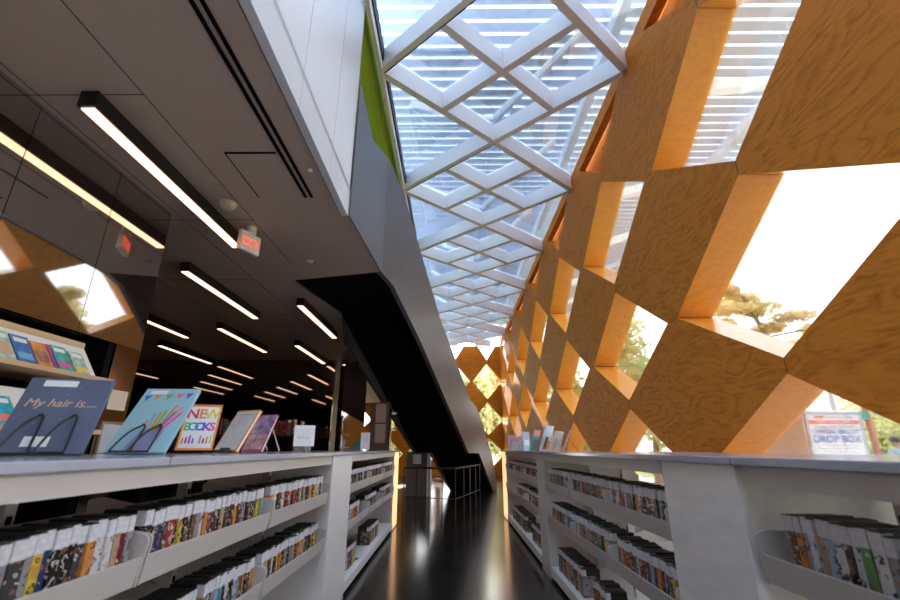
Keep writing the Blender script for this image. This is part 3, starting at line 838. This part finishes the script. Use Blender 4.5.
# tall display panel behind the end of the run
cd = Card(-1.33, 8.32, 0, -.353, 0)
dp = empty('display_panel', cd.c, 'tall taupe shelf-end panel with two pinned notices, rising behind the worktop', 'display panel')
m = MB(); cd.box(m, -.21, .21, 0, 1.99, -.05, 0); m.build('panel_board', M['display'], dp)
m = MB(); cd.box(m, .185, .212, 0, 2.0, -.055, .004); m.build('steel_edge', M['steel'], dp)
for v, hh in ((1.64, .33), (1.28, .33)):
    ob = sheet(cd, dp, 'notice', -.09, .12, v, v + hh, M['cream_paper'], w=.0005, th=.002)
    m = MB()
    for k in range(5): cd.box(m, -.05 + .01 * (k % 2), .08 - .01 * (k % 3), v + .08 + k * .035, v + .088 + k * .035, .0026, .003)
    m.build('printed_text', M['ink_grey'], ob)
for z in (.3, .75, 1.2, 1.5, 1.8):
    m = MB(); cd.box(m, -.17, .185, z, z + .025, -.30, -.055); m.build('rear_shelf', M['shelf'], dp)
# lower, farther panel with a notice
cd = Card(-.95, 12.6, 0, -.1, 0)
d2 = empty('display_panel', cd.c, 'low taupe panel with one white notice, seen far off under the stair', 'display panel')
m = MB(); cd.box(m, -.30, .26, 0, 1.10, -.4, 0); m.build('panel_board', M['display'], d2)
m = MB(); cd.box(m, .26, .33, 0, 1.10, -.4, .004); m.build('pale_edge', M['shelf_white'], d2)
sheet(cd, d2, 'notice', -.12, .10, .80, 1.04, M['paper'], th=.002)
# mirror-clad column
struct(MB().obox((-2.40, 9.78, 0), (.46, .23, 0), (-.2, .4, 0), (0, 0, 3.298)).build('column', M['mirror']))

# ------------------------------------------------------------------ books leaning on the right worktop
def leaner(x, y, yaw, lean, w, h, mat, label, name='picture_book', t=.010, extra=None):
    cd = Card(x, y, ZT + (t + .005) * abs(math.sin(lean)) + .0012, yaw, lean)
    r = book(name, cd, w, h, t, mat, label, 'book')
    if extra: extra(cd, r)
    m = MB(); f = -1 if lean > 0 else 1
    for c in (-w * .25, w * .25):
        off = 0 if lean > 0 else 0
        if lean > 0:
            m.tube([cd.g(c, -.02 - t, .002), cd.p(c, h * .6, -t - .007), cd.g(c, -h * .62 - .02, .002)], .002, 6)
        else:
            m.tube([cd.g(c, .012, .002), cd.p(c, h * .6, .006), cd.g(c, h * .62, .002)], .002, 6)
    tag(m.build('book_stand', M['black_metal'], origin=cd.c), 'wire stand of the ' + label.split(',')[0], 'book stand', 'wire stands on the timber-side worktop')
def mk_pic(mat, u0=-.4, u1=.4, v0=.3, v1=.8):
    def fn(cd, r):
        w, h = .14, .25
        sheet(cd, r, 'cover_picture', u0 * w, u1 * w, v0 * h, v1 * h, mat)
    return fn
pale = plain('pale_pink_cover', (.62, .50, .50), .3, var=.12, scale=14.)
leaner(1.12, 8.70, -.22, .20, .165, .27, pale, 'pale pink paperback, last of the leaning row toward the stair', extra=mk_pic(M['ink_rose'], -.3, .3, .55, .8))
leaner(1.10, 8.15, -.50, .50, .13, .25, plain('white_red_cover', (.62, .50, .48), .3, var=.3, scale=18.), 'white magazine with red print, second from the stair end', extra=mk_pic(M['ink_coral'], -.35, .3, .6, .85))
leaner(1.10, 7.55, -.50, .55, .12, .25, plain('silver_cover', (.48, .46, .45), .3, var=.2, scale=18.), 'silver-grey magazine, third from the stair end', extra=mk_pic(M['ink_grey']))
leaner(1.10, 6.85, .60, .06, .135, .265, plain('blue_white_cover', (.42, .50, .66), .3, var=.15, scale=10.), 'pale blue book with brown spine, upright beside the teal book', extra=mk_pic(M['ink_white'], -.3, .3, .3, .6))
def tealx(cd, r):
    sheet(cd, r, 'cover_band', -.095, .095, .20, .27, M['ink_coral']); sheet(cd, r, 'cover_picture', -.03, .09, .02, .15, plain('dark_print', (.16, .12, .10), .3, var=.5, scale=20.))
leaner(1.10, 6.38, .95, -.34, .20, .275, plain('teal_cover', (.05, .34, .34), .3, var=.15, scale=10.), 'teal book with coral top band, leaning', extra=tealx)
def whitex(cd, r):
    sheet(cd, r, 'cover_figure', -.03, .035, .02, .17, M['ink_black']); sheet(cd, r, 'cover_picture', .03, .09, .02, .12, M['ink_orange'])
leaner(1.10, 5.62, .87, -.37, .205, .30, plain('white_blue_cover', (.55, .62, .74), .3, var=.15, scale=10.), 'tall white and blue book with a black figure, tallest of the leaning row', extra=whitex)
leaner(1.10, 5.02, .95, -.36, .24, .21, plain('cream_cover', (.66, .60, .50), .35, var=.12, scale=14.), 'cream magazine with a dark sketch, leaning next to the tallest book', name='magazine', extra=mk_pic(M['ink_grey'], -.2, .25, .15, .5))
leaner(1.10, 4.60, 1.30, -.42, .16, .215, plain('red_white_cover', (.62, .50, .50), .3, var=.2, scale=14.), 'thin red and white book seen edge-on, first of the leaning row', extra=mk_pic(M['ink_coral'], -.4, .0, .3, .9))

# ------------------------------------------------------------------ bookcase in the niche on the left
bc = empty('bookcase', (-2.9, 1.5, 0), 'built-in bookcase with light wood shelf edges under the glossy wall panels', 'bookcase')
MB().box(-3.17, -3.13, -2, 3.395, 0, 1.96).build('back_panel', M['black'], bc)
MB().box(-2.80, -2.74, -2, 3.20, 1.865, 1.925).build('header_rail', M['beige_wood'], bc)
for y in (.6, 2.0, 3.19):
    MB().box(-2.79, -2.75, y - .02, y, 1.70, 1.90).build('rail_bracket', M['beige_wood'], bc)
MB().box(-3.13, -2.67, 3.33, 3.39, 0, 1.96).build('side_panel', M['black'], bc)
for z in (1.645, 1.28, .92, .55):
    MB().box(-3.10, -2.56, -2, 3.33, z, z + .030).build('shelf', M['beige_wood'], bc)
MB().obox((-2.60, -2, 1.677), (0, 5.20, 0), (-.16, 0, .235), (-.012, 0, -.004)).build('display_slope', M['shelf_white'], bc)
MB().obox((-2.60, -2, 1.312), (0, 5.20, 0), (-.16, 0, .235), (-.012, 0, -.004)).build('display_slope', M['shelf_white'], bc)
MB().box(-2.95, -2.45, 3.05, 3.33, 1.10, 1.13).build('side_ledge', M['beige_wood'], bc)
def face_out(y, z, w, h, mat, label, pic, pv=(.15, .6), bar=None):
    # stands on the slope of the niche shelf, cover to the hall
    cd = Card(-2.582, y, z, PI / 2, .60)
    r = book('paperback', cd, w, h, .006, mat, label, 'book', 'face-out paperbacks in the bookcase niche')
    sheet(cd, r, 'cover_picture', -w * .38, w * .38, h * pv[0], h * pv[1], pic)
    if bar: sheet(cd, r, 'cover_title', -w * .36, w * .36, h * .74, h * .9, bar)
ZS = 1.6815
P = lambda n, c, v=.4, s=18: plain(n, c, .35, var=v, scale=s)
face_out(2.505, ZS, .125, .205, P('mint_cover', (.38, .60, .50)), 'mint green paperback with a peach house, first on the display slope', M['gold'], bar=M['paper'])
face_out(2.64, ZS, .125, .20, P('royal_blue_cover', (.06, .16, .45)), 'royal blue paperback with pale waves, second on the display slope', M['ink_sky'], (.1, .35), bar=M['ink_white'])
def face(cd): pass
face_out(2.768, ZS, .112, .185, P('orange_cover', (.60, .27, .08)), 'orange paperback with a portrait of dark hair, third on the display slope', plain('portrait_print', (.40, .20, .14), .4, var=.9, scale=9.))
face_out(2.925, ZS, .12, .195, P('sea_green_cover', (.10, .40, .36)), 'sea green paperback with pink hearts, fourth on the display slope', M['ink_pink'], (.12, .3), bar=M['ink_white'])
face_out(3.065, ZS, .122, .18, P('aqua_grey_cover', (.36, .55, .52)), 'greyish aqua paperback with yellow bird, last on the display slope', M['ink_yellow'], (.1, .3), bar=M['ink_white'])
face_out(2.844, ZS, .026, .19, P('magenta_cover', (.50, .05, .25)), 'narrow magenta strip of a booklet, between the portrait and the sea green paperback', M['ink_purple'])
face_out(2.63, 1.3165, .155, .20, P('bright_turquoise_cover', (.04, .42, .55)), 'bright turquoise paperback with red print, on the slope below the others', M['ink_coral'], (.1, .35), bar=M['ink_white'])
face_out(2.44, 1.3165, .15, .20, P('pale_teal_cover', (.15, .38, .42)), 'dull teal paperback, beside the bright turquoise one on the slope below', M['ink_navy'])
# books standing on the low niche shelf, seen through the unit
pal = ['orange', 'tan', 'white', 'red', 'pale blue', 'yellow', 'brown', 'teal']
y = .95; n = 0
while y < 2.75:
    t = random.uniform(.018, .034); h = random.uniform(.15, .20)
    n += 1
    c = pal[n * 5 % 8]
    o = MB().box(-2.78, -2.64, y, y + t, .951, .951 + h).build('book', SLEEVE[c], origin=(-2.64, y, .951))
    tag(o, '%s-spined book, %s along the low niche shelf, seen through the shelving unit' % (c, ordinal(n)), 'book', 'books on the low niche shelf')
    y += t + .002
nt_ = empty('notice', (-2.655, 3.54, 1.48), 'cream paper notice fixed to the steel column by the bookcase', 'notice')
MB().box(-3.02, -2.76, 3.397, 3.399, 1.45, 1.62).build('notice_back', M['cream_paper'], nt_)
MB().box(-2.658, -2.655, 3.45, 3.64, 1.47, 1.62).build('notice_paper', M['cream_paper'], nt_)
pf = empty('framed_plate', (-2.655, 3.54, 1.2), 'grey framed plate low on the steel column by the bookcase', 'plate')
MB().box(-2.659, -2.648, 3.43, 3.65, 1.13, 1.38).build('frame', M['steel'], pf)
MB().box(-2.648, -2.645, 3.45, 3.63, 1.15, 1.36).build('plate', M['box_grey'], pf)
# dim low bookcase in front of the rear glass wall
rb = empty('bookcase', (-4.6, 9.6, 0), 'low dark bookcase standing before the black rear wall', 'bookcase')
MB().box(-6.2, -3.0, 9.75, 9.8, 0, 1.45).build('back_panel', M['black_metal'], rb)
for z in (.05, .5, .95, 1.42): MB().box(-6.2, -3.0, 9.45, 9.75, z, z + .03).build('shelf', M['black_metal'], rb)
for x in (-6.2, -5.13, -4.07, -3.03): MB().box(x, x + .03, 9.45, 9.75, 0, 1.45).build('divider', M['black_metal'], rb)
x = -5.05; n = 0
while x < -3.1:
    t = random.uniform(.03, .06); n += 1
    if abs(x + 4.07) < .08: x += .09
    h = random.uniform(.22, .34)
    c = rng.choice(['brown', 'maroon', 'white', 'tan', 'grey', 'navy blue', 'red', 'teal'])
    o = MB().box(x, x + t, 9.47, 9.64, 1.4505, 1.4505 + h).build('book', SLEEVE[c], origin=(x, 9.5, 1.45))
    tag(o, '%s book, %s along the top of the low dark bookcase' % (c, ordinal(n)), 'book', 'books on top of the dark bookcase')
    x += t + .004 + (random.random() < .2) * .12

# ------------------------------------------------------------------ outdoors
struct(MB().box(W + D + .02, 70, -40, 90, -.55, -.25).build('ground', M['lawn']))
struct(MB().box(W + D + .02, 10.2, -30, 40, -.25, -.24).build('pavement', M['pavement']))
struct(MB().box(-40, W + D + .02, YEND + D + .02, 90, -.55, -.25).build('ground_end', M['lawn']))
def foliage(c, r, n, size, rg, flat=1.):
    m = MB()
    for _ in range(n):
        d = Vector((rg.gauss(0, 1), rg.gauss(0, 1), rg.gauss(0, 1))).normalized() * (rg.random() ** .45)
        p = Vector(c) + Vector((d.x * r[0], d.y * r[1], d.z * r[2]))
        a = Vector((rg.gauss(0, 1), rg.gauss(0, 1), rg.gauss(0, flat))).normalized(); b = a.cross(Vector((rg.gauss(0, 1), rg.gauss(0, 1), rg.gauss(0, 1)))).normalized()
        s = size * rg.uniform(.6, 1.3)
        m.add([p - a * s, p + b * s * .5, p + a * s, p - b * s * .5], [(0, 1, 2, 3)])
    return m
def tree(x, y, zc, r, leaf, label, n=1400, size=.22, name='tree', cat='tree', blobs=6, seed=1):
    rg = random.Random(seed)
    t = empty(name, (x, y, -.25), label, cat, 'trees and shrubs outside')
    MB().tube([(x, y, -.25), (x + .1, y, (zc - .25) * .5), (x, y + .1, zc)], [.16 * r[0] / 2 + .05, .11, .05], 8).build('trunk', M['bark'], t)
    m = MB()
    for k in range(blobs):
        o = Vector((rg.uniform(-.6, .6) * r[0], rg.uniform(-.6, .6) * r[1], rg.uniform(-.55, .6) * r[2]))
        f = foliage(Vector((x, y, zc)) + o, [q * .55 for q in r], n // blobs, size, rg)
        m.add(f.v, f.f)
    m.build('foliage', leaf, t, recalc=False)
    return t
# pine with open horizontal pads
pt = empty('pine_tree', (14.8, 19.6, -.25), 'sparse golden pine with flat needle pads, in the largest window', 'tree', 'trees and shrubs outside')
RISE = 1.0
MB().tube([(14.9, 19.8, -.25), (14.7, 19.8, 3), (14.5, 19.8, 6), (14.2, 19.8, 6.8), (13.9, 19.8, 7.5), (13.6, 19.8, 8.4)], [.2, .15, .11, .09, .06, .03], 8).build('trunk', M['bark'], pt)
br = MB(); pads = MB(); rg = random.Random(5)
for dx, z, l in ((-1.1, 7.35, .6), (-.3, 7.0, .9), (.3, 6.45, .95), (-1.2, 6.35, 1.0), (1.5, 5.95, .9), (2.6, 5.45, .8), (.6, 5.55, .7), (-1.6, 5.75, .8), (1.7, 4.7, 1.2), (-.9, 4.6, 1.2), (.2, 4.0, 1.1)):
    z += RISE
    c = Vector((14.2 + dx, 19.8 + rg.uniform(-.5, .5), z))
    br.tube([(14.25, 19.8, z - .45), c.lerp(Vector((14.25, 19.8, z - .4)), .4), c], [.05, .035, .015], 6)
    f = foliage(c, (l, l, .26), 300, .15, rg, .5); pads.add(f.v, f.f)
br.build('branches', M['bark'], pt); pads.build('foliage', M['leaf_p'], pt, recalc=False)
tree(8.9, 20.5, 4.2, (2.2, 2.3, 3.0), M['leaf_a'], 'rounded yellow-green tree filling the second-lowest diamond window', 2600, .2, seed=2)
tree(6.2, 23.5, 3.3, (1.8, 1.9, 2.6), M['leaf_a'], 'yellow-green tree seen through the narrow windows farther along the wall', 2000, .2, seed=3)
for k, (x, y, z, r, lf, lb) in enumerate([
    (16.4, 18.0, 1.1, (1.7, 1.2, 1.7), 'leaf_a', 'yellow-green shrub behind the street sign post'),
    (20.4, 19.4, 1.3, (2.0, 1.3, 1.9), 'leaf_a', 'broad pale shrub behind the person in light blue'),
    (16.8, 22.5, .9, (1.8, 1.3, 1.3), 'leaf_b', 'tawny shrub between the ballot box and the street sign'),
    (13.0, 23.4, .5, (1.6, 1.3, .9), 'leaf_b', 'tawny shrub low behind the ballot box'),
    (8.0, 16.2, .35, (1.4, 1.2, .75), 'leaf_b', 'low autumn shrub under the rounded yellow-green tree'),
    (23.5, 25., 2.4, (2.6, 1.8, 2.4), 'leaf_b', 'taller autumn shrub at the edge of the lowest window')]):
    tree(x, y, z, r, M[lf], lb, 1900, .16, 'shrub', 'shrub', seed=20 + k)
for k, (x, y, z, r, lf, lb) in enumerate([
    (1.4, 27.8, 3.6, (2.3, 1.4, 3.6), 'leaf_a', 'light green tree behind the end wall beside the timber wall'),
    (-3.2, 28., 2.6, (2.0, 1.4, 2.8), 'leaf_a', 'light green tree behind the end wall under the stair'),
    (4.2, 33.5, 5.0, (3.2, 1.6, 3.2), 'leaf_b', 'tall autumn tree beyond the end wall')]):
    tree(x, y, z, r, M[lf], lb, 3600, .26, seed=40 + k)
# ballot drop box
bx = empty('ballot_drop_box', (4.1, 5.2, -.24), 'white steel ballot drop box with blue lettering and a red band, outside the lowest window', 'drop box')
cd = Card(4.08, 5.05, -.608, .06, -.06)
cd.e *= 1.25; cd.up *= 1.25; cd.n *= 1.25
m = MB(); cd.box(m, -.27, .27, .296, 1.75, -.52, 0); m.build('box_body', M['box_white'], bx, bevel=.02)
m = MB()
for a in ((-.255, .255, 1.715, 1.735), (-.255, .255, .95, .97), (-.255, -.235, .97, 1.715), (.235, .255, .97, 1.715)):
    cd.box(m, a[0], a[1], a[2], a[3], .0, .014)
m.build('sign_frame', M['box_grey'], bx)
sheet(cd, bx, 'sign_board', -.235, .235, .97, 1.715, M['paper'], w=.001, th=.006)
sheet(cd, bx, 'red_band', -.225, .225, 1.635, 1.667, M['ink_coral'], w=.0075)
T = lambda s_, sz, c, v, n='sign_lettering', u=0, b=0: text_mesh(n, s_, sz, M['ink_' + c], bx, cd.p(u, v, .0095), cd.e, cd.up, bold=b)
T('VOTE', .036, 'red', 1.678, u=-.13, b=.001); T('FOR THE 2020', .034, 'grey', 1.678, u=.055)
T('DISTRICT OF COLUMBIA', .026, 'white', 1.642); T('BOARD OF ELECTIONS', .034, 'grey', 1.600, b=.0003)
T('OFFICIAL BALLOT', .052, 'navy', 1.556, b=.0004); T('DROP BOX', .084, 'navy', 1.486, b=.001)
for k, ww in enumerate((.16, .18, .15, 0, .12, .11, .18)):
    if ww: sheet(cd, bx, 'fine_print', -ww, ww, 1.458 - k * .026, 1.463 - k * .026, M['ink_grey'], w=.0075)
m = MB(); cd.box(m, -.16, .16, .80, .84, .0, .03); m.build('ballot_slot', M['box_grey'], bx)
# street furniture
sp_ = empty('street_sign_post', (12.35, 13.6, -.25), 'faded red street sign post with two teal name plates, beside the shrubs', 'sign post')
MB().tube([(12.35, 13.6, -.25), (12.35, 13.6, 2.7)], .085, 8).build('post', M['post'], sp_)
MB().obox((11.55, 13.46, 2.0), (.7, 0, 0), (0, .03, 0), (0, 0, .24)).build('name_plate', M['teal'], sp_)
MB().obox((12.48, 13.46, 2.12), (.45, .2, 0), (0, .03, 0), (0, 0, .28)).build('name_plate', M['teal'], sp_)
gpo = MB().tube([(12.1, 14.4, -.25), (12.1, 14.4, 3.2)], .07, 8).build('lamp_post', M['grey_post'], origin=(12.1, 14.4, -.25))
tag(gpo, 'thin grey post standing behind the ballot drop box', 'post')
# person outdoors
pr = empty('person', (12.4, 13.0, -.25), 'person in a pale blue sweater and navy cap standing outside the lowest window', 'person')
def skin_body(name, verts, edges, radii, mat, parent, root=0, lv=2):
    o = Vector(WORLD[parent.name])
    me = bpy.data.meshes.new(name); me.from_pydata([tuple(Vector(v)) for v in verts], edges, [])
    ob = bpy.data.objects.new(name, me); COL.objects.link(ob); ob.parent = parent; WORLD[ob.name] = o
    me.materials.append(mat)
    sm = ob.modifiers.new('skin', 'SKIN'); sm.use_smooth_shade = True
    for i, r in enumerate(radii):
        me.skin_vertices[0].data[i].radius = (r, r) if not isinstance(r, tuple) else r
    me.skin_vertices[0].data[root].use_root = True
    ss = ob.modifiers.new('sub', 'SUBSURF'); ss.levels = ss.render_levels = lv
    return ob
# pelvis, chest, neck, head, arms, legs
V = [(0, 0, .95), (0, 0, 1.15), (0, 0, 1.36), (0, .0, 1.47), (0, .02, 1.56), (0, .02, 1.66),
     (.17, 0, 1.38), (.23, .02, 1.12), (.21, .10, .90), (-.17, 0, 1.38), (-.23, .02, 1.12), (-.21, .10, .90),
     (.09, 0, .88), (.10, .03, .48), (.10, 0, .07), (.10, .13, .03), (-.09, 0, .88), (-.10, .03, .48), (-.10, 0, .07), (-.10, .13, .03)]
E_ = [(0, 1), (1, 2), (2, 3), (3, 4), (4, 5), (2, 6), (6, 7), (7, 8), (2, 9), (9, 10), (10, 11), (0, 12), (12, 13), (13, 14), (14, 15), (0, 16), (16, 17), (17, 18), (18, 19)]
Rr = [.14, .145, .15, .06, .09, .085, .08, .055, .04, .08, .055, .04, .10, .065, .045, .04, .10, .065, .045, .04]
skin_body('body', V, E_, Rr, M['skin'], pr)
Vs = [(0, 0, .90), (0, 0, 1.15), (0, 0, 1.36), (0, 0, 1.43), (.17, 0, 1.38), (.23, .02, 1.12), (.215, .085, .95), (-.17, 0, 1.38), (-.23, .02, 1.12), (-.215, .085, .95)]
skin_body('sweater', Vs, [(0, 1), (1, 2), (2, 3), (2, 4), (4, 5), (5, 6), (2, 7), (7, 8), (8, 9)], [.17, .165, .17, .09, .10, .072, .058, .10, .072, .058], M['sweater'], pr)
Vt = [(0, 0, .96), (.09, 0, .86), (.10, .03, .48), (.10, 0, .10), (-.09, 0, .86), (-.10, .03, .48), (-.10, 0, .10)]
skin_body('trousers', Vt, [(0, 1), (1, 2), (2, 3), (0, 4), (4, 5), (5, 6)], [.155, .115, .085, .07, .115, .085, .07], M['jeans'], pr)
m = MB(); c = Vector((12.4, 13.02, -.25 + 1.645))
m.lathe(c, [(.105, -.02), (.112, .02), (.10, .07), (.06, .11), (.01, .125)], 16); m.obox(c + Vector((-.07, -.19, -.02)), (.14, 0, 0), (0, .10, .02), (0, 0, .012))
m.build('cap', M['navy'], pr, smooth=True)
fc = MB()
c = Vector((12.4, 12.93, -.25 + 1.59))
fc.lathe(c + Vector((0, -.012, -.015)), [(.006, -.02), (.014, -.01), (.008, .02)], 8)
fc.build('nose', M['skin'], pr)
for dx in (-.03, .03):
    MB().lathe(c + Vector((dx, .002, .022)), [(.004, -.008), (.010, 0), (.004, .008)], 8).build('eye', M['ink_black'], pr)
MB().box(12.37, 12.43, 12.925, 12.935, 1.285, 1.292).build('mouth', M['ink_rose'], pr)

# ------------------------------------------------------------------ daylight and colour management
wd = bpy.data.worlds.new('overcast_sky'); SC.world = wd; wd.use_nodes = True
nt = wd.node_tree; bg = nt.nodes['Background']
tc = nt.nodes.new('ShaderNodeTexCoord'); sep = nt.nodes.new('ShaderNodeSeparateXYZ'); cr = nt.nodes.new('ShaderNodeValToRGB')
cr.color_ramp.elements[0].position = .0; cr.color_ramp.elements[0].color = (1.0, .97, .93, 1)
cr.color_ramp.elements[1].position = .6; cr.color_ramp.elements[1].color = (.80, .90, 1.0, 1)
nt.links.new(tc.outputs['Generated'], sep.inputs[0]); nt.links.new(sep.outputs['Z'], cr.inputs['Fac']); nt.links.new(cr.outputs['Color'], bg.inputs['Color'])
bg.inputs['Strength'].default_value = 2.6
sl_ = bpy.data.lights.new('sun', 'SUN'); sl_.energy = 5.; sl_.angle = .02; sl_.color = (1, .95, .86)
so = bpy.data.objects.new('sun', sl_); COL.objects.link(so); so.location = (10, 60, 40)
so.rotation_euler = Vector((.16, -.90, -.40)).to_track_quat('-Z', 'Y').to_euler()
SC.view_settings.view_transform = 'Standard'
SC.view_settings.look = 'None'
SC.view_settings.exposure = 1.6
SC.view_settings.gamma = 1
SC.view_settings.use_curve_mapping = False
SC.cycles.max_bounces = 10
SC.cycles.diffuse_bounces = 6
SC.cycles.transparent_max_bounces = 16
